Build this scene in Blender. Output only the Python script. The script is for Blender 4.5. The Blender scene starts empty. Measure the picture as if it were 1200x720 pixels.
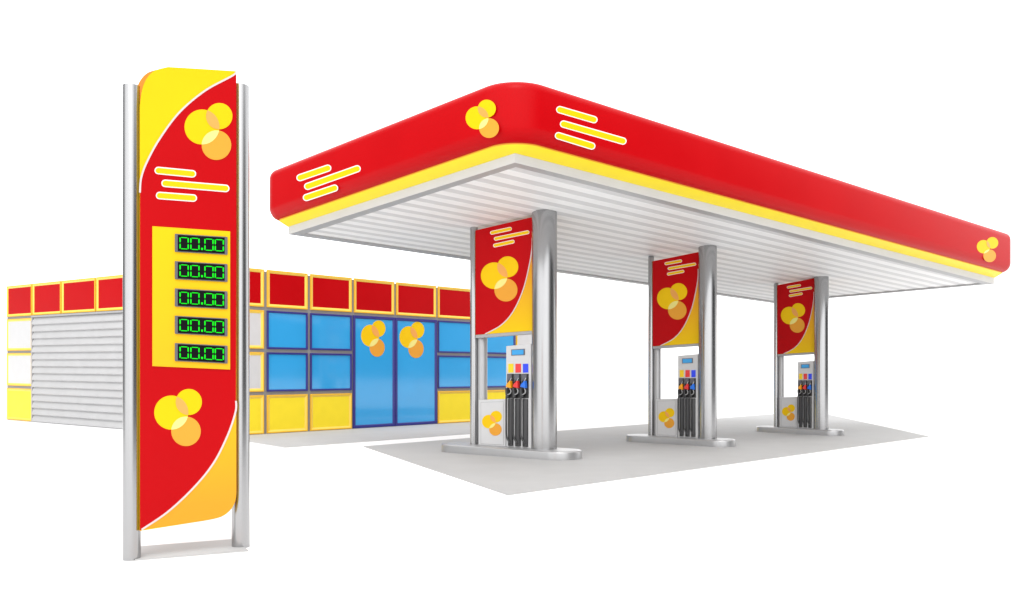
import bpy, bmesh, math, random
from mathutils import Vector as V
random.seed(7)
C = bpy.data.collections.new("station"); bpy.context.scene.collection.children.link(C)
SC = bpy.context.scene

# ------------------------------------------------------------------ camera
F, CX, HY, EYE = 920.0, 600.0, 444.0, 1.6
cam_d = bpy.data.cameras.new("camera"); cam = bpy.data.objects.new("camera", cam_d); C.objects.link(cam)
cam.location = (0, 0, EYE); cam.rotation_euler = (math.radians(90), 0, 0)
cam_d.sensor_width = 36; cam_d.lens = 36 * F / 1200; cam_d.shift_y = (HY - 360) / 1200
cam_d.clip_start = .1; cam_d.clip_end = 8000
SC.camera = cam
O = V((0, 0, EYE))

def ray(px, py): return V(((px - CX) / F, 1, -(py - HY) / F))
def at_z(px, py, z=0.0):
    r = ray(px, py); return O + r * ((z - EYE) / r.z)
def at_y(px, py, y): return O + ray(px, py) * y

class Plane:
    """vertical plane of a face, outward normal n"""
    def __init__(s, p, q):
        s.p = V((p.x, p.y, 0)); d = V((q.x - p.x, q.y - p.y, 0)).normalized()
        n = V((d.y, -d.x, 0))
        if n.dot(V((0, 0, 0)) - s.p) < 0: n = -n
        s.n, s.d = n, d
    def at(s, px, py, off=0.0):
        r = ray(px, py); return O + r * ((s.p + s.n * off - O).dot(s.n) / r.dot(s.n))

# ------------------------------------------------------------------ materials
def lin(h):
    h = h.lstrip('#'); o = []
    for i in (0, 2, 4):
        c = int(h[i:i+2], 16) / 255
        o.append(c / 12.92 if c <= .04045 else ((c + .055) / 1.055) ** 2.4)
    return o
def mat(name, col, rough=.4, metal=0.0, coat=0.0, var=.04, scale=3.0, emit=None, es=1.0, bump=0.0, stretch=None, spec=.5, rv=.05):
    m = bpy.data.materials.new(name); m.use_nodes = True
    nt = m.node_tree; N, L = nt.nodes, nt.links
    b = N['Principled BSDF']
    tc = N.new('ShaderNodeTexCoord'); mp = N.new('ShaderNodeMapping'); L.new(tc.outputs['Object'], mp.inputs[0])
    if stretch: mp.inputs['Scale'].default_value = stretch
    nz = N.new('ShaderNodeTexNoise'); nz.inputs['Scale'].default_value = scale; nz.inputs['Detail'].default_value = 5
    L.new(mp.outputs[0], nz.inputs['Vector'])
    mr = N.new('ShaderNodeMapRange'); mr.inputs[1].default_value = .3; mr.inputs[2].default_value = .7
    mr.inputs[3].default_value = 1 - var; mr.inputs[4].default_value = 1 + var
    L.new(nz.outputs[0], mr.inputs[0])
    mx = N.new('ShaderNodeVectorMath'); mx.operation = 'SCALE'; mx.inputs[0].default_value = col[:3]
    L.new(mr.outputs[0], mx.inputs['Scale']); L.new(mx.outputs[0], b.inputs['Base Color'])
    r2 = N.new('ShaderNodeMapRange'); r2.inputs[3].default_value = max(.02, rough - rv); r2.inputs[4].default_value = rough + rv
    L.new(nz.outputs[0], r2.inputs[0]); L.new(r2.outputs[0], b.inputs['Roughness'])
    b.inputs['Metallic'].default_value = metal; b.inputs['Specular IOR Level'].default_value = spec
    b.inputs['Coat Weight'].default_value = coat; b.inputs['Coat Roughness'].default_value = .08
    if emit: b.inputs['Emission Color'].default_value = (*emit, 1); b.inputs['Emission Strength'].default_value = es
    if bump:
        bp = N.new('ShaderNodeBump'); bp.inputs['Strength'].default_value = bump; bp.inputs['Distance'].default_value = .01
        L.new(nz.outputs[0], bp.inputs['Height']); L.new(bp.outputs[0], b.inputs['Normal'])
    return m
RED = (.435, .0006, .0030)
M = dict(
    red=mat('red_enamel', RED, .34, spec=.09, var=.03, scale=.8),
    yellow=mat('yellow_enamel', (.78, .49, .001), .38, spec=.15, var=.02),
    lemon=mat('lemon_panel', (.84, .66, .03), .38, spec=.15, var=.02),
    amber=mat('amber_enamel', (.70, .305, .03), .38, spec=.2, var=.02),
    orange=mat('orange_enamel', (.72, .22, .005), .4, var=.02),
    gold=mat('gold_frame', (.80, .45, .03), .4, spec=.25, var=.03),
    pale=mat('pale_gold_bevel', (.84, .58, .10), .4, spec=.2, var=.03),
    cream=mat('lemon_film', (.76, .68, .20), .35, var=.02),
    tan=mat('tan_film', (.74, .32, .06), .35, var=.02),
    white=mat('white_enamel', (.55, .55, .555), .4, var=.02),
    stripe=mat('white_trim', (.80, .76, .76), .4, var=.01),
    trim=mat('pale_pinstripe', (.60, .52, .52), .4, var=.01),
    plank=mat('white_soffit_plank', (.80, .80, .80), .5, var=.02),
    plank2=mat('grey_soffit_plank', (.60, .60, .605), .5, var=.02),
    lip=mat('grey_trim', (.34, .34, .345), .45, var=.03),
    mull=mat('mullion_grey', (.24, .24, .245), .45, var=.03),
    metal=mat('brushed_metal', (.40, .40, .405), .23, metal=.95, var=.008, scale=1.0, rv=.008),
    metal2=mat('painted_steel', (.42, .42, .425), .38, metal=.4, var=.03, scale=5),
    shutter=mat('shutter_white', (.44, .44, .445), .45, var=.03, scale=2),
    navy=mat('navy_frame', (.018, .016, .19), .35, coat=.2, var=.03),
    glass=mat('blue_glass', (.034, .33, .68), .06, coat=.3, var=.03, scale=.7),
    black=mat('black_plastic', (.012, .012, .013), .35, var=.1),
    rubber=mat('dark_rubber', (.030, .030, .032), .32, var=.1),
    bezel=mat('grey_bezel', (.11, .11, .13), .4, var=.03, spec=.3),
    screen=mat('screen_black', (.004, .004, .005), .5, var=.1, spec=.08),
    led=mat('green_led', (.004, .22, .008), .6, spec=.1, emit=(.002, .72, .006), es=.85),
    lcd=mat('blue_lcd', (.03, .28, .60), .2, emit=(.03, .3, .6), es=.1),
    pyel=mat('yellow_plastic', (.80, .55, .003), .35, var=.03),
    pora=mat('amber_plastic', (.80, .33, .003), .35, var=.03),
    pred=mat('red_plastic', (.70, .03, .03), .35, var=.03),
    pblu=mat('blue_plastic', (.01, .14, .65), .35, var=.03),
    dblu=mat('deep_blue_plastic', (.015, .05, .75), .35, var=.03),
    kerb=mat('island_steel', (.42, .42, .425), .32, metal=.6, var=.03, scale=4),
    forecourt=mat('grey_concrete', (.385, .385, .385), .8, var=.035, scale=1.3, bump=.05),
    shadow_grey=mat('painted_shadow_grey', (.42, .42, .42), .8, var=.035, scale=1.3, bump=.05),  # grey that stands in for shadow on the ground
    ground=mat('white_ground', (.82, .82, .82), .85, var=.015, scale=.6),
    roof=mat('roof_sheet', (.6, .6, .6), .6, var=.03),
)

def blend(name, top, bottom, z0, z1):
    """enamel printed as a blend from one ink (low, z0) to another (high, z1)"""
    m = mat(name, top, .38, spec=.15, var=.01); nt = m.node_tree; N, L = nt.nodes, nt.links
    tc = N.new('ShaderNodeTexCoord'); sx = N.new('ShaderNodeSeparateXYZ'); L.new(tc.outputs['Object'], sx.inputs[0])
    mr = N.new('ShaderNodeMapRange'); mr.inputs[1].default_value = z0; mr.inputs[2].default_value = z1; L.new(sx.outputs[2], mr.inputs[0])
    mx = N.new('ShaderNodeMix'); mx.data_type = 'RGBA'; mx.inputs['A'].default_value = (*bottom, 1); mx.inputs['B'].default_value = (*top, 1)
    L.new(mr.outputs[0], mx.inputs['Factor']); L.new(mx.outputs['Result'], N['Principled BSDF'].inputs['Base Color']); return m
INK_Y, INK_A = (.76, .48, .003), (.72, .30, .02)
M['corner_print'] = blend('yellow_to_amber_corner', INK_Y, INK_A, .45, 1.9)
M['board_print'] = blend('amber_to_yellow_board', INK_A, INK_Y, 2.6, 3.9)
M['price_print'] = blend('yellow_to_amber_price', INK_Y, (.74, .40, .012), 1.5, 2.9)

# ------------------------------------------------------------------ mesh helper
class MB:
    def __init__(s): s.v = []; s.f = []; s.m = []; s.mats = []
    def mi(s, k):
        if k not in s.mats: s.mats.append(k)
        return s.mats.index(k)
    def face(s, idx, k): s.f.append(idx); s.m.append(s.mi(k))
    def add(s, pts): b = len(s.v); s.v += [V(p) for p in pts]; return b
    def prism(s, pts, ext, k, kside=None):
        n = len(pts); ext = V(ext)
        b = s.add(pts); c = s.add([V(p) + ext for p in pts])
        s.face(list(range(b, b + n)), k); s.face(list(range(c + n - 1, c - 1, -1)), k)
        for i in range(n):
            j = (i + 1) % n; s.face([b + i, c + i, c + j, b + j], kside or k)
        return s
    def rings(s, rs, k, closed=True, caps=False):
        n = len(rs[0]); bs = [s.add(r) for r in rs]
        for a, b in zip(bs, bs[1:]):
            for i in range(n if closed else n - 1):
                j = (i + 1) % n; s.face([a + i, a + j, b + j, b + i], k)
        if caps:
            s.face([bs[0] + i for i in range(n)][::-1], k); s.face([bs[-1] + i for i in range(n)], k)
        return s
    def cyl(s, x, y, z0, z1, r, k, n=48, ry=None, rot=0.0, ch=.012):
        def ring(z, rr):
            o = []
            for i in range(n):
                a = 2 * math.pi * i / n; px = (r * rr) * math.cos(a); py = ((ry or r) * rr) * math.sin(a)
                o.append(V((x + px * math.cos(rot) - py * math.sin(rot), y + px * math.sin(rot) + py * math.cos(rot), z)))
            return o
        return s.rings([ring(z0, 1), ring(z1 - ch, 1), ring(z1 - ch * .3, 1 - .3 * ch / r), ring(z1, 1 - ch / r)], k, caps=True)
    def tube(s, pts, r, k, n=10):
        rs = []
        for i, p in enumerate(pts):
            t = (pts[min(i + 1, len(pts) - 1)] - pts[max(i - 1, 0)]).normalized()
            a = t.cross(V((.3, .9, .31))).normalized(); b = t.cross(a)
            rs.append([p + (a * math.cos(2 * math.pi * q / n) + b * math.sin(2 * math.pi * q / n)) * r for q in range(n)])
        return s.rings(rs, k, caps=True)
    def build(s, name, parent=None, base=None, smooth=False, bevel=0.0, seg=2, fixn=True):
        base = V(base) if base is not None else V((0, 0, 0))
        me = bpy.data.meshes.new(name); me.from_pydata([v - base for v in s.v], [], s.f)
        for k in s.mats: me.materials.append(M[k])
        for p, i in zip(me.polygons, s.m): p.material_index = i
        bm = bmesh.new(); bm.from_mesh(me)
        bmesh.ops.remove_doubles(bm, verts=bm.verts, dist=1e-5)
        if fixn: bmesh.ops.recalc_face_normals(bm, faces=bm.faces)
        if bevel:
            es = [e for e in bm.edges if len(e.link_faces) == 2 and e.calc_face_angle(0) > .6]
            bmesh.ops.bevel(bm, geom=es, offset=bevel, segments=seg, affect='EDGES', profile=.5, clamp_overlap=True)
        bm.to_mesh(me); bm.free()
        if smooth:
            for p in me.polygons: p.use_smooth = True
            me.set_sharp_from_angle(angle=math.radians(38))
        o = bpy.data.objects.new(name, me); C.objects.link(o)
        if parent: o.parent = parent
        else: o.location = base
        return o
def tag(o, label=None, cat=None, group=None, kind=None):
    if label: o['label'] = label
    if cat: o['category'] = cat
    if group: o['group'] = group
    if kind: o['kind'] = kind
    return o
def empty(name, loc, label, cat, group=None):
    o = bpy.data.objects.new(name, None); o.empty_display_size = .3; C.objects.link(o); o.location = loc
    return tag(o, label, cat, group)
def copy_tree(o, parent=None):
    c = o.copy(); C.objects.link(c)
    if parent: c.parent = parent
    for ch in list(o.children): copy_tree(ch, c)
    return c

# ------------------------------------------------------------------ flat artwork helpers (built on real planes)
def circ(c, r, n=48): return [(c[0] + r * math.cos(2 * math.pi * i / n), c[1] + r * math.sin(2 * math.pi * i / n)) for i in range(n)]
def clip(poly, clipper):
    out = poly; m = len(clipper)
    for i in range(m):
        a, b = clipper[i], clipper[(i + 1) % m]
        ins = lambda p: (b[0]-a[0])*(p[1]-a[1]) - (b[1]-a[1])*(p[0]-a[0]) >= 0
        src, out = out, []
        for j in range(len(src)):
            p, q = src[j], src[(j + 1) % len(src)]
            if ins(p) != ins(q):
                d1 = (b[0]-a[0])*(p[1]-a[1]) - (b[1]-a[1])*(p[0]-a[0]); d2 = (b[0]-a[0])*(q[1]-a[1]) - (b[1]-a[1])*(q[0]-a[0])
                t = d1 / (d1 - d2); x = (p[0] + (q[0]-p[0])*t, p[1] + (q[1]-p[1])*t)
                out += [p, x] if ins(p) else [x]
            elif ins(p): out.append(p)
    return out
def slab(mb, pl, poly, off, t, k): return mb.prism([pl.at(x, y, off + t) for x, y in poly], pl.n * -t, k)
def emblem(pl, big, small, low, off, name, parent, base):
    mb = MB(); t = .002
    cb, cs, cl = circ(*big), circ(*small), circ(*low)
    slab(mb, pl, cb, off, t, 'yellow'); slab(mb, pl, cs, off, 1.7 * t, 'yellow'); slab(mb, pl, cl, off, 2.4 * t, 'amber')
    a = clip(cb, cs); b = clip(cb, cl)
    if len(a) > 2: slab(mb, pl, a, off, 3.1 * t, 'tan')
    if len(b) > 2: slab(mb, pl, b, off, 3.8 * t, 'cream')
    return mb.build(name, parent, base)
def capsule(p, q, r, n=10):
    a0 = math.atan2(q[1] - p[1], q[0] - p[0]); o = []
    for i in range(n + 1):
        a = a0 - math.pi/2 + math.pi * i / n; o.append((q[0] + r*math.cos(a), q[1] + r*math.sin(a)))
    for i in range(n + 1):
        a = a0 + math.pi/2 + math.pi * i / n; o.append((p[0] + r*math.cos(a), p[1] + r*math.sin(a)))
    return o
def bars(pl, segs, r, rim, off, parent, base):
    for p, q in segs:
        mb = MB(); slab(mb, pl, capsule(p, q, r), off, .003, 'stripe'); slab(mb, pl, capsule(p, q, r - rim), off, .006, 'yellow')
        mb.build('slogan_bar', parent, base)
def bez(p, n=14):
    """smooth Catmull-Rom line through pixel points"""
    o = []; m = len(p)
    for i in range(m - 1):
        a, b, c, d = p[max(i-1, 0)], p[i], p[i+1], p[min(i+2, m-1)]
        for k in range(n):
            t = k / n
            o.append(tuple(.5*((2*b[j]) + (c[j]-a[j])*t + (2*a[j]-5*b[j]+4*c[j]-d[j])*t*t + (3*b[j]-a[j]-3*c[j]+d[j])*t**3) for j in (0, 1)))
    return o + [tuple(p[-1])]
def band(line, w):
    o1, o2 = [], []
    for i, p in enumerate(line):
        a, b = line[max(i-1, 0)], line[min(i+1, len(line)-1)]
        dx, dy = b[0]-a[0], b[1]-a[1]; l = math.hypot(dx, dy) or 1
        o1.append((p[0] - dy/l*w/2, p[1] + dx/l*w/2)); o2.append((p[0] + dy/l*w/2, p[1] - dx/l*w/2))
    return o1, o2
def strip(mb, pl, line, w, off, t, k):
    a, b = band(line, w)
    mb.rings([[pl.at(*p, off + t) for p in a], [pl.at(*p, off + t) for p in b], [pl.at(*p, off) for p in b], [pl.at(*p, off) for p in a], [pl.at(*p, off + t) for p in a]], k, closed=False)

# ================================================================== SETTING
g = MB(); N_ = 24; S_ = 3000
gb = g.add([V((-S_ + 2*S_*i/N_, -S_ + 2*S_*j/N_, 0)) for j in range(N_+1) for i in range(N_+1)])
for j in range(N_):
    for i in range(N_): a = gb + j*(N_+1) + i; g.face([a, a+1, a+N_+2, a+N_+1], 'ground')
tag(g.build('ground'), 'pure white open ground reaching to the horizon', 'ground', kind='structure')
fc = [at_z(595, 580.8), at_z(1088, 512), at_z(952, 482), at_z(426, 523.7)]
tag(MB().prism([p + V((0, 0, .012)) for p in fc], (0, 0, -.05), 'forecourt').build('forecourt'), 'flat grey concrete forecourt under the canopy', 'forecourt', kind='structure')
# shop corner points
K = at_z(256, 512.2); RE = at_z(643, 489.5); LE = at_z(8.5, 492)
shop_sh = [K + V((.03, -.05, 0)), at_z(334, 525), at_z(552, 508.8), at_z(642, 501), RE + V((0, -.02, 0))]  # the shop's shadow, drawn as a thin grey slab
tag(MB().prism([p + V((0, 0, .010)) for p in shop_sh], (0, 0, -.05), 'shadow_grey').build('shop_shadow'), 'painted grey shadow strip along the shop front', 'shop_shadow', kind='structure')

# ================================================================== SHOP
def zt(px, py, p): return EYE + (HY - py) / F * p.y
HK, HR, HL = zt(256, 311, K), zt(643, 348.1, RE), zt(8.5, 336, LE)
print('shop', K, RE, LE, HK, HR, HL)
shop = empty('shop_building', K, 'low shop with red, white and yellow framed panels, blue glazing, double doors and roller shutter', 'shop')
class Wing:
    def __init__(s, a, b, ha, hb):
        s.a, s.b, s.ha, s.hb = a, b, ha, hb
        s.L = (b - a).length; s.pl = Plane(a, b); s.n = s.pl.n; s.d = (b - a).normalized()
    def u(s, px):                                  # distance along the wall of a point seen above px
        r = ray(px, 400); t = (s.pl.p - O).dot(s.n) / V((r.x, r.y, 0)).dot(s.n)
        return (V((r.x*t, r.y*t, 0)) - s.a).dot(s.d)
    def H(s, u): return s.ha + (s.hb - s.ha) * u / s.L
    def W(s, u, v, off=0.0, dz=0.0):
        p = s.a + s.d * u + s.n * off; return V((p.x, p.y, v * s.H(u) + dz))
wr, wl = Wing(K, RE, HK, HR), Wing(K, LE, HK, HL)
BK = K + (RE - K) * .92 + (LE - K) * .75; BK.z = 0
def solid(poly, tops, k):
    mb = MB(); n = len(poly); b = mb.add(poly); c = mb.add([V((p.x, p.y, h)) for p, h in zip(poly, tops)])
    for i in range(n): j = (i+1) % n; mb.face([b+i, b+j, c+j, c+i], k)
    mb.face([b+i for i in range(n)], k); mb.face([c+i for i in range(n)], k); return mb
inn = lambda p, w: p
solid([K, RE, BK, LE], [HK-.06, HR-.06, HR-.06, HL-.06], 'mull').build('wall', shop, K)
mc = (K + RE + LE + BK) / 4
rp = [p + (mc - p).normalized() * .25 for p in (K, RE, BK, LE)]
rb = MB(); b0 = rb.add([V((p.x, p.y, h - .058)) for p, h in zip(rp, (HK, HR, HR, HL))]); b1 = rb.add([V((p.x, p.y, h - .02)) for p, h in zip(rp, (HK, HR, HR, HL))])
for i in range(4): rb.face([b0+i, b0+(i+1) % 4, b1+(i+1) % 4, b1+i], 'roof')
rb.face([b1+i for i in range(4)], 'roof'); rb.face([b0+i for i in range(4)], 'roof')
rb.build('roof', shop, K)

def quad_ring(w, u0, u1, v0, v1, ins, off):
    h = w.H((u0+u1)/2); a = ins / h
    return [w.W(u0+ins, v0+a, off), w.W(u1-ins, v0+a, off), w.W(u1-ins, v1-a, off), w.W(u0+ins, v1-a, off)]
def cell(w, u0, u1, v0, v1, kind, gap=.05, gv=.05):
    if u1 < u0: u0, u1 = u1, u0
    h = w.H((u0+u1)/2); u0 += gap; u1 -= gap; v0 += (gv/h if v0 > .01 else .004); v1 -= (gv/h if v1 < .99 else 0)
    name, face, outer, inner = {'red': ('red_panel', 'red', 'gold', 'pale'), 'yellow': ('yellow_panel', 'lemon', 'gold', 'pale'),
        'white': ('white_panel', 'white', 'gold', 'pale'), 'win': ('window', 'glass', 'navy', 'navy'), 'door': ('glass_door', 'glass', 'navy', 'navy')}[kind]
    w1, w2, w3 = {'win': (.012, .042, .058), 'door': (.018, .075, .10)}.get(kind, (.020, .036, .098))
    d0, d1, d2 = (.002, .045, .018) if kind not in ('win', 'door') else (.002, .05, .02)
    f = MB()
    R = lambda i, o: quad_ring(w, u0, u1, v0, v1, i, o)
    f.rings([R(0, d0), R(0, d1-.006), R(.006, d1), R(w2, d1)], outer)
    f.rings([R(w2, d1), R(w3, d2-.006)], inner)
    p = MB(); p.prism(R(w3-.03, d2-.004), w.n * -(d2-.008), face)
    nm = {'win': 'window', 'door': 'glass_door'}.get(kind, name)
    if kind in ('win', 'door'):
        fr = f.build(nm, shop, K); p.build('pane', fr, K); return fr
    pa = p.build(nm, shop, K); f.build('panel_frame', pa, K); return pa
VR, VM, VY = .762, .508, .248
ex = [256, 310.5, 361.5, 413, 462.5, 511.5, 557.5, 603.5, 643]
eu = [wr.u(x) for x in ex]; eu[0] = .04; eu[-1] = wr.L
doors = []
for i in range(8):
    a, b = eu[i], eu[i+1]
    cell(wr, a, b, VR, 1, 'red')
    if i in (0, 7):
        cell(wr, a, b, VM, VR, 'white'); cell(wr, a, b, VY, VM, 'white'); cell(wr, a, b, 0, VY, 'yellow')
    elif i in (3, 4):
        doors.append(cell(wr, a, b, 0, VR, 'door', gap=.008, gv=.04))
    else:
        cell(wr, a, b, VM, VR, 'win'); cell(wr, a, b, VY, VM, 'win'); cell(wr, a, b, 0, VY, 'yellow')
def ell_emblem(pl, big, small, low, off, name, parent, base, sx):
    """emblem drawn as real circles squeezed by sx in the picture"""
    class P2:
        n = pl.n
        def at(s, x, y, o=0): return pl.at(big[0][0] + (x - big[0][0]) * sx, y, o)
    f = lambda c: (((c[0][0]-big[0][0])/sx + big[0][0], c[0][1]), c[1])
    return emblem(P2(), big, f(small), f(low), off, name, parent, base)
ell_emblem(wr.pl, ((433.7, 393.6), 12.8), ((443.7, 385.3), 9.7), ((442, 407.7), 10.6), .0165, 'emblem', doors[0], K, .83)
ell_emblem(wr.pl, ((478.7, 395.3), 12.8), ((489.2, 387), 9.7), ((487.5, 409), 10.8), .0165, 'emblem', doors[1], K, .83)
# left wing
el = [8.5, 38.8, 73, 113.5, 157, 205, 256]; ul = [wl.u(x) for x in el]; ul[0] = wl.L; ul[-1] = .04
for i in range(6): cell(wl, ul[i], ul[i+1], VR, 1, 'red')
for i in (0, 5):
    a, b = ul[i], ul[i+1]
    cell(wl, a, b, VM, VR, 'white'); cell(wl, a, b, VY, VM, 'white'); cell(wl, a, b, 0, VY, 'yellow')
sh0, sh1 = ul[5] + .1, ul[1] - .1
s = MB(); ns = 15; prof = []
for i in range(ns):
    v0 = VR * .985 * i / ns; v1 = VR * .985 * (i + 1) / ns
    for t, o in ((0, .012), (.06, .070), (.16, .085), (.50, .066), (.97, .014)):
        prof.append((v0 + (v1 - v0) * t, o))
prof.append((VR * .985, .012))
s.rings([[wl.W(sh0, v, o) for v, o in prof], [wl.W(sh1, v, o) for v, o in prof]], 'shutter', closed=False)
s.rings([[wl.W(sh0, v, o) for v, o in prof], [wl.W(sh0, v, .0) for v, o in prof]], 'shutter', closed=False)
s.rings([[wl.W(sh1, v, o) for v, o in prof], [wl.W(sh1, v, .0) for v, o in prof]], 'shutter', closed=False)
shut = s.build('roller_shutter', shop, K)
jm = MB()
for u0, u1 in ((sh0 - .09, sh0 - .004), (sh1 + .004, sh1 + .09)):
    jm.prism([wl.W(u0, 0.002, .075), wl.W(u1, .002, .075), wl.W(u1, VR*.99, .075), wl.W(u0, VR*.99, .075)], wl.n * -.07, 'lip')
jm.prism([wl.W(sh0-.09, VR*.99+.0005, .085), wl.W(sh1+.09, VR*.99+.0005, .085), wl.W(sh1+.09, VR*1.008, .085), wl.W(sh0-.09, VR*1.008, .085)], wl.n * -.08, 'lip')
jm.build('shutter_rail', shut, K, bevel=.006)

# ================================================================== CANOPY
ZA, ZB, ZC, ZD = 5.16, 4.78, 4.36, 4.22
A, B, Cc = at_z(603.4, 190.8, ZA), at_z(338, 275, ZB), at_z(1165, 333, ZC)
D = V((B.x + Cc.x - A.x, B.y + Cc.y - A.y, ZD))
def S(u, v): return A*((1-u)*(1-v)) + Cc*(u*(1-v)) + B*((1-u)*v) + D*(u*v)
def soffit_z(x, y):
    e1, e2 = Cc - A, B - A; dx, dy = x - A.x, y - A.y; det = e1.x*e2.y - e2.x*e1.y
    u = (dx*e2.y - e2.x*dy) / det; v = (e1.x*dy - dx*e1.y) / det
    return S(u, v).z
print('canopy', A, B, Cc, D, 'D px', CX + F*D.x/D.y, HY - F*(D.z-EYE)/D.y)
corners = [A, Cc, D, B]; cz = [ZA, ZC, ZD, ZB]
HF = [1.25, 1.43, 1.42, 1.36]
def miter(i, o):
    p, a, b = corners[i], corners[i-1], corners[(i+1) % 4]
    d1 = V((p.x-a.x, p.y-a.y)).normalized(); d2 = V((b.x-p.x, b.y-p.y)).normalized()
    n1, n2 = V((d1.y, -d1.x)), V((d2.y, -d2.x)); k = 1 + n1.dot(n2)
    return V((p.x, p.y)) + (n1 + n2) * (o / k), n1, n2
NA = 12; RC = .30
def ring(o, f, dz=0.0):
    out = []
    for i in range(4):
        z = cz[i] + f * HF[i] + dz
        if o <= .021:
            m, _, _ = miter(i, o); out += [V((m.x, m.y, z))] * (NA + 1)
        else:
            rc = (.34, .10, .3, .10)[i] * min(1, o/.2); c, n1, n2 = miter(i, -rc); r = rc + o
            a1, a2 = math.atan2(n1.y, n1.x), math.atan2(n2.y, n2.x)
            if a2 < a1: a2 += 2*math.pi
            for k in range(NA + 1):
                a = a1 + (a2 - a1) * k / NA; out.append(V((c.x + r*math.cos(a), c.y + r*math.sin(a), z)))
    # subdivide straight runs
    return out
cano = empty('station_canopy', V((D.x*.5+A.x*.5, D.y*.5+A.y*.5, 0)), 'huge red and yellow edged canopy roof over the pumps', 'canopy'); cb = cano.location
WB, RB = .125, .205
def tagless(mb, name, **k): return mb.build(name, cano, cb, **k)
tagless(MB().rings([ring(.0, 0), ring(.0, WB)], 'white'), 'white_band')
yb = MB(); yb.rings([ring(.0, WB), ring(.022, WB), ring(.245, RB)], 'lemon'); yb.rings([ring(.245, RB), ring(.247, RB+.018)], 'amber')
tagless(yb, 'yellow_band', smooth=True)
prof_red = ((.245, RB+.018), (.29, RB+.022), (.345, RB+.042), (.388, RB+.072), (.420, RB+.108), (.441, RB+.148), (.45, RB+.19),
            (.45, .86), (.443, .90), (.422, .94), (.385, .972), (.34, .992), (.29, 1.0), (.03, .99))
fr = MB().rings([ring(o, f) for o, f in prof_red], 'red')
fascia = tagless(fr, 'red_fascia', smooth=True, fixn=True)
lp = MB(); lp.rings([ring(-.03, WB), ring(.0, 0), ring(-.21, 0, -.001), ring(-.212, 0, .12)], 'lip')
lip = tagless(lp, 'soffit_edge')
rf = MB(); r0 = ring(.032, .985)
q0 = rf.add([r0[i*(NA+1)] for i in range(4)]); rf.face([q0, q0+1, q0+2, q0+3], 'roof')
tagless(rf, 'roof_deck')
# soffit planks: raised white planks and recessed grey ones, running with the long side
e1, e2 = (Cc-A).length, (B-A).length; nst = 30
so = MB(); ud, vd = .213 / e1, .213 / e2; prev = None
for i in range(nst):
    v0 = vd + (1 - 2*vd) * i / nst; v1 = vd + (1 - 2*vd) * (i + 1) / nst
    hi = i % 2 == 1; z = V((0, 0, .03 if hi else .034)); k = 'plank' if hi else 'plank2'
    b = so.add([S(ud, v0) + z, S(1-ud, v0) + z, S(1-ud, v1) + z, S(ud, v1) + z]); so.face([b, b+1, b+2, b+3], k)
    if i < nst - 1:
        z2 = V((0, 0, .034 if hi else .03)); b = so.add([S(ud, v1) + z, S(1-ud, v1) + z, S(1-ud, v1) + z2, S(ud, v1) + z2]); so.face([b, b+1, b+2, b+3], 'plank')
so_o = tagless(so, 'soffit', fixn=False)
# artwork on the fascia
pl_l, pl_r = Plane(A, B), Plane(A, Cc); OF = .4505
emblem(pl_l, ((559, 138.3), 13.4), ((570.4, 127.5), 10.5), ((573, 150.3), 11.5), OF, 'emblem', cano, cb)
bars(pl_l, [((351.5, 208.4), (384, 197.3)), ((360.5, 218.6), (418.5, 198)), ((359, 231.7), (392, 220.6))], 4.2, 1.15, OF, cano, cb)
bars(pl_r, [((656, 128.7), (696, 140.4)), ((660.5, 145.6), (730, 165.5)), ((654.5, 159.3), (693.5, 171.3))], 4.3, 1.15, OF, cano, cb)
emblem(pl_r, ((1152.6, 289.3), 7.8), ((1163, 284.8), 6.8), ((1159.8, 300), 7.4), OF, 'emblem', cano, cb)

# ================================================================== PUMP SETS
ZI = .18
L0, R0 = V((-.822, 17.0, 0)), V((.657, 15.9, 0))
pp = Plane(L0, R0); dd = (R0 - L0).normalized(); nn = pp.n
base = V((0, 16.39, 0))
print('soffit R1', soffit_z(R0.x, R0.y), 'want 4.90; L1', soffit_z(L0.x, L0.y), 'want 4.82')
isl = empty('pump_island', base, 'tmp', 'kerb', 'raised kerb islands under the canopy')
def stadium(c0, c1, r, z, n=24):
    a0 = math.atan2(dd.y, dd.x); o = []
    for i in range(n+1): a = a0 - math.pi/2 + math.pi*i/n; o.append(V((c1.x + r*math.cos(a), c1.y + r*math.sin(a), z)))
    for i in range(n+1): a = a0 + math.pi/2 + math.pi*i/n; o.append(V((c0.x + r*math.cos(a), c0.y + r*math.sin(a), z)))
    return o
e0, e1_ = L0 - dd*.34, R0 + dd*.36
MB().rings([stadium(e0, e1_, .45, 0.0), stadium(e0, e1_, .45, ZI-.035), stadium(e0, e1_, .444, ZI-.015), stadium(e0, e1_, .43, ZI-.004), stadium(e0, e1_, .40, ZI)], 'kerb', caps=True).build('kerb', isl, base, smooth=True)
MB().prism(stadium(e0, e1_, .36, ZI + .004), (0, 0, -.01), 'metal2').build('top_plate', isl, base)

sup = empty('canopy_support', base, 'tmp', 'column frame', 'column frames carrying the canopy')
zR, zL = soffit_z(R0.x, R0.y) + .10, soffit_z(L0.x, L0.y) + .10
MB().cyl(R0.x, R0.y, ZI + .002, zR, .255, 'metal', n=64).build('main_column', sup, base, smooth=True)
MB().cyl(L0.x, L0.y, ZI + .002, zL, .085, 'metal', n=40).build('slim_column', sup, base, smooth=True)
mb = MB(); xi = pp.at(565.4, 430, -.10)
mb.cyl(xi.x, xi.y, ZI + .002, 2.62, .105, 'metal2', n=32); mb.build('inner_post', sup, base, smooth=True)
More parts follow.
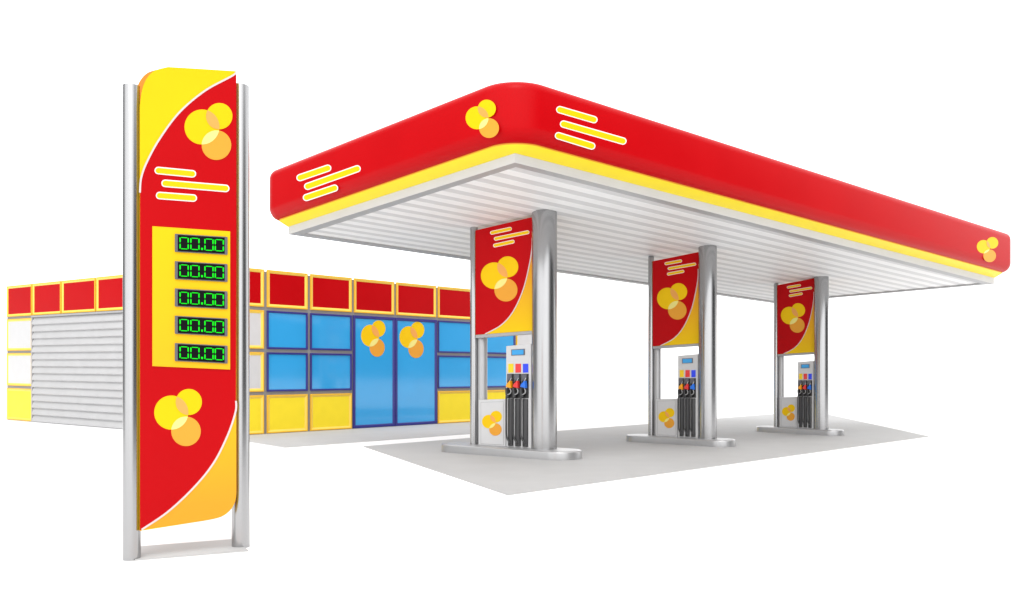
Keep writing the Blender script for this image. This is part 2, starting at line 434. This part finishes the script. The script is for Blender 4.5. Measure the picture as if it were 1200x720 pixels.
# advertising board
OB = .06
bq = [(557.2, 392.7), (624.5, 387.6), (624.5, 254.4), (557.2, 270.2)]
brd = slab(MB(), pp, bq, OB - .14, .14, 'board_print').build('advert_board', sup, base)
cur = bez([(623.6, 279), (623.2, 292), (620.4, 310), (613.3, 338.8), (601.5, 364.8), (587.4, 381), (568.5, 391.6)])
redp = [(557.2, 392.6), (557.2, 270.2), (624.5, 254.4), (624.5, 276)] + cur[1:]
mb = MB(); slab(mb, pp, redp, OB, .004, 'red'); mb.build('red_field', brd, base)
mb = MB(); strip(mb, pp, cur, 1.2, OB + .001, .006, 'trim'); mb.build('curved_stripe', brd, base)
# amber sliver on top of the yellow
bars(pp, [((576.5, 273), (597.6, 268.4)), ((581, 280), (618.2, 272.4)), ((580, 287.9), (600.8, 283.4))], 2.2, .6, OB + .0045, brd, base)
emblem(pp, ((579.1, 323.3), 15.6), ((595, 312.9), 12.3), ((592.8, 340), 13.5), OB + .0045, 'emblem', brd, base)
slab(MB(), pp, [(557.2, 396.5), (624.5, 391.2), (624.5, 387.8), (557.2, 392.9)], OB - .13, .14, 'lip').build('cross_rail', sup, base)

pmp = empty('fuel_pump', base, 'tmp', 'fuel pump', 'fuel pumps on the islands')
OD = .14
def zb(px): return HY + (EYE - ZI - .004) / pp.at(px, HY, OD).y * F     # picture row where the island top meets the face
cabp = [(593, zb(593)), (622.2, zb(622)), (622.2, 403.0), (593, 405.8)]
cab = slab(MB(), pp, cabp, OD - .40, .40, 'white').build('cabinet', pmp, base, bevel=.012)
mb = MB(); slab(mb, pp, [(599, 417), (614.8, 416.3), (614.8, 408.9), (599, 409.8)], OD, .012, 'bezel')
scr = mb.build('display', pmp, base, bevel=.003)
slab(MB(), pp, [(600, 416.2), (613.4, 415.6), (613.4, 409.9), (600, 410.5)], OD + .0125, .003, 'lcd').build('screen', scr, base)
for (x0, x1), k in (((595.6, 601.5), 'pyel'), ((603.9, 610.3), 'pred'), ((612.7, 618.9), 'dblu')):
    slab(MB(), pp, [(x0, 437), (x1, 436.7), (x1, 426.4), (x0, 426.6)], OD, .008, k).build('grade_plate', pmp, base)
bayx = [(594.2, 601.9), (602.5, 610.6), (611.2, 619.2)]
for (x0, x1) in bayx:
    mb = MB(); slab(mb, pp, [(x0, 466.8), (x1, 466.8), (x1, 438.2), (x0, 438.4)], OD, .012, 'black')
    slab(mb, pp, [(x0 + .3, 447), (x1 - 2.6, 443), (x1 - 2.4, 439), (x0 + .3, 439)], OD + .012, .02, 'bezel')
    mb.build('holster', pmp, base)
for (x0, x1), k in zip(bayx, ('pora', 'pred', 'pblu')):
    cx = x0 + 1.6; mb = MB()
    body = [(-3.6, 453.6), (2.6, 455.2), (2.2, 451), (1.8, 446.8), (1.0, 446.3), (-.6, 448.4), (-2.6, 450.2)]
    slab(mb, pp, [(cx + x, y) for x, y in body], OD + .03, .09, k)
    nz = mb.build('nozzle', pmp, base, bevel=.012, smooth=True)
    p0 = pp.at(cx + 1.2, 447.4, OD + .075); p1 = pp.at(cx + 3.6, 443.2, OD + .05)
    MB().tube([p0, p1], .013, 'metal').build('spout', nz, base, smooth=True)
    mb = MB()
    hl = [(-2.2, 455), (-2.4, 458), (-2.0, 462.5), (-.6, 465.5)]
    mb.tube([pp.at(cx + x, y, OD + .07) for x, y in hl], .028, 'rubber')
    gd = [(1.8, 455.4), (3.0, 458.2), (2.6, 460.8), (.4, 462.4), (-1.6, 462.6)]
    mb.tube([pp.at(cx + x, y, OD + .07) for x, y in gd], .012, 'metal2')
    mb.build('handle', nz, base, smooth=True)
    # hose: leaves the handle, hangs beside the boot, returns at its foot
    hp = bez([(cx - 2.0, 463), (cx - 2.6, 468), (cx - 2.6, 490), (cx - 2.6, 507), (cx - 1.8, 513), (cx + .2, 517), (cx + 2.2, 519.6)], 6)
    MB().tube([pp.at(x, y, OD + .065) for x, y in hp], .019, 'rubber').build('hose', pmp, base, smooth=True)
    bx0, bx1 = x0 + 1.5, x1 - .3
    mb = MB(); c = pp.at((bx0 + bx1)/2, 490, OD + .004); rr = (pp.at(bx1, 490, OD) - pp.at(bx0, 490, OD)).length / 2
    zt_, zb_ = pp.at(600, 467.4, OD).z, pp.at(600, 522.6, OD).z
    mb.cyl(c.x, c.y, zb_, zt_, rr, 'rubber', n=24, ry=.05, rot=math.atan2(dd.y, dd.x))
    mb.build('hose_boot', pmp, base, smooth=True)
# low side cabinet
OS = .12
sc_ = slab(MB(), pp, [(560.8, zb(560.8) - .1), (592.4, zb(592.4) - .1), (592.4, 467.8), (560.8, 468.8)], OS - .34, .34, 'white').build('side_cabinet', pmp, base, bevel=.01)
mb = MB(); slab(mb, pp, [(563.3, 520.4), (590.3, 521.9), (590.3, 470.7), (563.3, 471.6)], OS, .003, 'lip')
slab(mb, pp, [(563.7, 520.0), (589.9, 521.5), (589.9, 471.1), (563.7, 472.0)], OS, .007, 'white')
dr = mb.build('cabinet_door', pmp, base)
emblem(pp, ((572.8, 494.3), 8.0), ((581.3, 488.5), 6.8), ((580.5, 503.5), 7.3), OS + .0075, 'emblem', pmp, base)

PUMPS = ((798.94, 19.23, .842, -4.35, .949), (938.38, 22.864, .773, -12.73, .915))
sets = [(isl, sup, pmp)]
for (px, dep, s_, rz, sz) in PUMPS:
    row = []
    for o in (isl, sup, pmp):
        c = copy_tree(o); c.location = V(((px - CX) / F * dep, dep, 0)); c.scale = (s_, s_, sz); c.rotation_euler = (0, 0, math.radians(rz)); row.append(c)
    sets.append(row)
    w = row[1].location + (V(((R0 - base).x, (R0 - base).y, 0)) * s_); print('post top', zR * s_, 'soffit', soffit_z(w.x, w.y))
words = (('nearest and largest', 'before the shop front'), ('middle', 'between nearest and farthest'), ('farthest and smallest', 'ending the row'))
for (i_, s_, p_), (w1, w2) in zip(sets, words):
    i_['label'] = f'{w1} rounded grey kerb island, {w2}'
    s_['label'] = f'{w1} steel column pair with red board, {w2}'
    p_['label'] = f'{w1} grey fuel pump with three nozzles, {w2}'

# ================================================================== PRICE SIGN
Lp, Rp = at_z(154.5, 655.5), at_z(282, 641)
sb = (Lp + Rp) / 2
sign = empty('price_sign', sb, 'tall red and yellow price sign with five green digital readouts between two metal poles', 'price sign')
zl, zr = EYE + (HY - 101) / F * Lp.y, EYE + (HY - 101) / F * Rp.y
MB().cyl(Lp.x, Lp.y, 0, zl, 9.7 / F * Lp.y, 'metal', n=56, ch=.006).build('pole', sign, sb, smooth=True)
MB().cyl(Rp.x, Rp.y, 0, zr, 10.0 / F * Rp.y, 'metal', n=56, ch=.006).build('pole', sign, sb, smooth=True)
# shadow of the sign, drawn as a flat grey strip on the ground
sign_sh = [at_z(158, 657.5), at_z(291, 646.5), at_z(276, 633), at_z(162, 641.8)]
MB().prism([p + V((0, 0, .012)) for p in sign_sh], (0, 0, -.03), 'shadow_grey').build('sign_shadow', sign, sb)
q = (Rp - Lp).normalized(); qn = V((q.y, -q.x, 0))
sp = Plane(Lp + qn * .02, Rp + qn * .07)
front = bez([(164.3, 622.5), (164.3, 500)], 2)
outl = [(163.9, 622.5), (163.9, 210)] + bez([(163.9, 125), (166.2, 107), (171.5, 93), (181, 83.2), (197, 78.6)], 6) + [(240, 81.2), (277, 83.6), (277, 300), (277, 480), (277, 572)] + bez([(277, 578), (275.2, 589), (269.5, 598.5), (259, 606), (243, 610)], 6)
body = slab(MB(), sp, outl, .02, .04, 'yellow').build('sign_panel', sign, sb)
backo = [(x - (7.5 if x < 230 and y < 240 else .5), y + (2.0 if y < 300 else -6)) for x, y in outl]
slab(MB(), sp, backo, -.012, .0315, 'orange').build('back_casing', sign, sb)
t1 = bez([(277, 84.5), (271.7, 89.3), (240, 106.7), (210, 132.2), (186.7, 163.5), (172.2, 190), (165.4, 209), (164.0, 226)])
t2 = bez([(276.6, 470), (276, 483), (266.7, 510.5), (250, 543.3), (226.7, 572), (196.7, 600), (166, 621)])
mb = MB(); slab(mb, sp, [(277, 84.5)] + t1[1:] + [(163.9, 622)] + t2[::-1] + [(277, 300)], .06, .004, 'red'); mb.build('red_field', body, sb)
slab(MB(), sp, [(276.9, 478)] + t2[8:] + outl[-1:-30:-1][0:1] + [(243, 610), (259, 606), (269.5, 598.5), (275.2, 589), (276.9, 577)], .06, .003, 'corner_print').build('amber_corner', body, sb)
for ln in (t1, t2):
    mb = MB(); strip(mb, sp, ln, 2.2, .061, .006, 'trim'); mb.build('curved_stripe', body, sb)
emblem(sp, ((236.7, 149), 20.5), ((257, 136.3), 15.4), ((253.7, 170.3), 17.3), .0645, 'emblem', body, sb)
emblem(sp, ((200.7, 483.7), 20.0), ((221.3, 471.3), 15.3), ((218, 505.7), 17.3), .0645, 'emblem', body, sb)
bars(sp, [((185.5, 200), (225.5, 203.9)), ((193.5, 215), (264.5, 221)), ((187, 229.3), (226.5, 232.3))], 4.4, 1.3, .0645, body, sb)
pb = slab(MB(), sp, [(178.6, 265.3), (269.7, 271.4), (269.7, 433.3), (178.6, 429.2)], .0642, .010, 'price_print').build('price_board', sign, sb)
OP = .0745
def digits(mb, f):
    """00.00 in seven-segment strokes; f maps (0..1, 0..1) on the screen to a point"""
    for cx in (.135, .365, .665, .885):
        w, h, t = .086, .345, .027
        th = t * 1.55
        P = []
        for sy in (-1, 1):
            P.append([(-w + t*.45, sy*h), (-w + t*.95, sy*(h + th*.62)), (w - t*.95, sy*(h + th*.62)), (w - t*.45, sy*h), (w - t*1.05, sy*(h - th*.55)), (-w + t*1.05, sy*(h - th*.55))])
            for sx in (-1, 1):
                P.append([(sx*w, sy*.03), (sx*(w + t*.5), sy*.09), (sx*(w + t*.5), sy*(h - th*.25)), (sx*(w + t*.1), sy*(h - .005)), (sx*(w - t*.5), sy*(h - th*.75)), (sx*(w - t*.5), sy*.09)])
        for poly in P: mb.prism([f(cx + x, .5 + y) for x, y in poly], sp.n * -.002, 'led')
    mb.prism([f(.497, .15), f(.537, .15), f(.537, .28), f(.497, .28)], sp.n * -.002, 'led')
for i in range(5):
    dy = 32.02 * i
    TL, TR, BR, BL = (205, 274.1 + dy), (266.7, 277.8 + dy - i*.12), (266.7, 298.7 + dy - i*.12), (205, 295.2 + dy)
    fr_ = slab(MB(), sp, [BL, BR, TR, TL], OP, .014, 'bezel').build('price_readout', sign, sb, bevel=.003)
    def f(x, y, o=OP + .018):
        x = .055 + x * .89; y = 1 - (.05 + y * .9)
        px = TL[0] + (TR[0]-TL[0])*x; a = TL[1] + (TR[1]-TL[1])*x; b = BL[1] + (BR[1]-BL[1])*x
        return sp.at(px, a + (b - a)*y, o)
    MB().prism([f(0, 0, OP+.0165), f(1, 0, OP+.0165), f(1, 1, OP+.0165), f(0, 1, OP+.0165)], sp.n * -.002, 'screen').build('screen', fr_, sb)
    mb = MB(); digits(mb, f); mb.build('digits', fr_, sb)

# ================================================================== LIGHT
EL, AZ = math.radians(56), math.radians(-179)       # sun behind the camera's left shoulder
sd = V((math.sin(AZ) * math.cos(EL), math.cos(AZ) * math.cos(EL), math.sin(EL)))
sun_d = bpy.data.lights.new('sun', 'SUN'); sun_d.energy = .6; sun_d.angle = math.radians(22); sun_d.color = (1, .98, .95)
sun = bpy.data.objects.new('sun', sun_d); C.objects.link(sun); sun.rotation_euler = (-sd).to_track_quat('-Z', 'Y').to_euler(); sun.location = sd * 50
w = bpy.data.worlds.new('World'); SC.world = w; w.use_nodes = True
nt = w.node_tree; N, L = nt.nodes, nt.links; N.clear()
out = N.new('ShaderNodeOutputWorld'); sky = N.new('ShaderNodeTexSky'); sky.sky_type = 'NISHITA'; sky.sun_disc = False
sky.sun_elevation = EL; sky.sun_rotation = AZ; sky.dust_density = 3
hs = N.new('ShaderNodeHueSaturation'); hs.inputs['Saturation'].default_value = .12; L.new(sky.outputs[0], hs.inputs['Color'])
b1 = N.new('ShaderNodeBackground'); b1.inputs[1].default_value = .05; L.new(hs.outputs[0], b1.inputs[0])
# bright overcast deck; two dark zones added out of view to darken metal reflections
tc = N.new('ShaderNodeTexCoord'); nz = N.new('ShaderNodeTexNoise'); nz.inputs['Scale'].default_value = 1.6; nz.inputs['Detail'].default_value = 3
L.new(tc.outputs['Generated'], nz.inputs['Vector'])
def flat():
    a = N.new('ShaderNodeVectorMath'); a.operation = 'MULTIPLY'; a.inputs[1].default_value = (1, 1, .7); L.new(tc.outputs['Generated'], a.inputs[0])
    b = N.new('ShaderNodeVectorMath'); b.operation = 'NORMALIZE'; L.new(a.outputs[0], b.inputs[0]); return b.outputs[0]
fdir = flat()
def dotn(vec):
    d = N.new('ShaderNodeVectorMath'); d.operation = 'DOT_PRODUCT'; d.inputs[1].default_value = vec; L.new(fdir, d.inputs[0]); return d.outputs['Value']
def dark_zone(vec, lo, hi, dark):
    m = N.new('ShaderNodeMapRange'); m.interpolation_type = 'SMOOTHSTEP'; m.inputs[1].default_value = lo; m.inputs[2].default_value = hi
    m.inputs[3].default_value = 1.0; m.inputs[4].default_value = dark; L.new(dotn(vec), m.inputs[0]); return m.outputs[0]
m1 = N.new('ShaderNodeMath'); m1.operation = 'MULTIPLY'
L.new(dark_zone((.93, -.36, 0), .75, .96, .02), m1.inputs[0]); L.new(dark_zone((-.97, .22, 0), .72, .98, .15), m1.inputs[1])
m2 = N.new('ShaderNodeMapRange'); m2.inputs[1].default_value = .35; m2.inputs[2].default_value = .65; m2.inputs[3].default_value = .92; m2.inputs[4].default_value = 1.08; L.new(nz.outputs[0], m2.inputs[0])
mm = N.new('ShaderNodeMath'); mm.operation = 'MULTIPLY'; L.new(m1.outputs[0], mm.inputs[0]); L.new(m2.outputs[0], mm.inputs[1])
b2 = N.new('ShaderNodeBackground'); b2.inputs[0].default_value = (1, 1, 1, 1)
ms = N.new('ShaderNodeMath'); ms.operation = 'MULTIPLY'; ms.inputs[1].default_value = 1.2; L.new(mm.outputs[0], ms.inputs[0]); L.new(ms.outputs[0], b2.inputs[1])
mk = N.new('ShaderNodeMath'); mk.operation = 'MULTIPLY'; mk.inputs[1].default_value = .05; L.new(m1.outputs[0], mk.inputs[0]); L.new(mk.outputs[0], b1.inputs[1])
ad = N.new('ShaderNodeAddShader'); L.new(b1.outputs[0], ad.inputs[0]); L.new(b2.outputs[0], ad.inputs[1]); L.new(ad.outputs[0], out.inputs[0])
vs = SC.view_settings; SC.display_settings.display_device = 'sRGB'
vs.view_transform = 'Standard'; vs.look = 'None'; vs.gamma = 1; vs.exposure = .45; vs.use_curve_mapping = False
SC.render.engine = 'CYCLES'; SC.cycles.max_bounces = 8; SC.cycles.diffuse_bounces = 5
SC.render.resolution_x, SC.render.resolution_y = 1024, 614
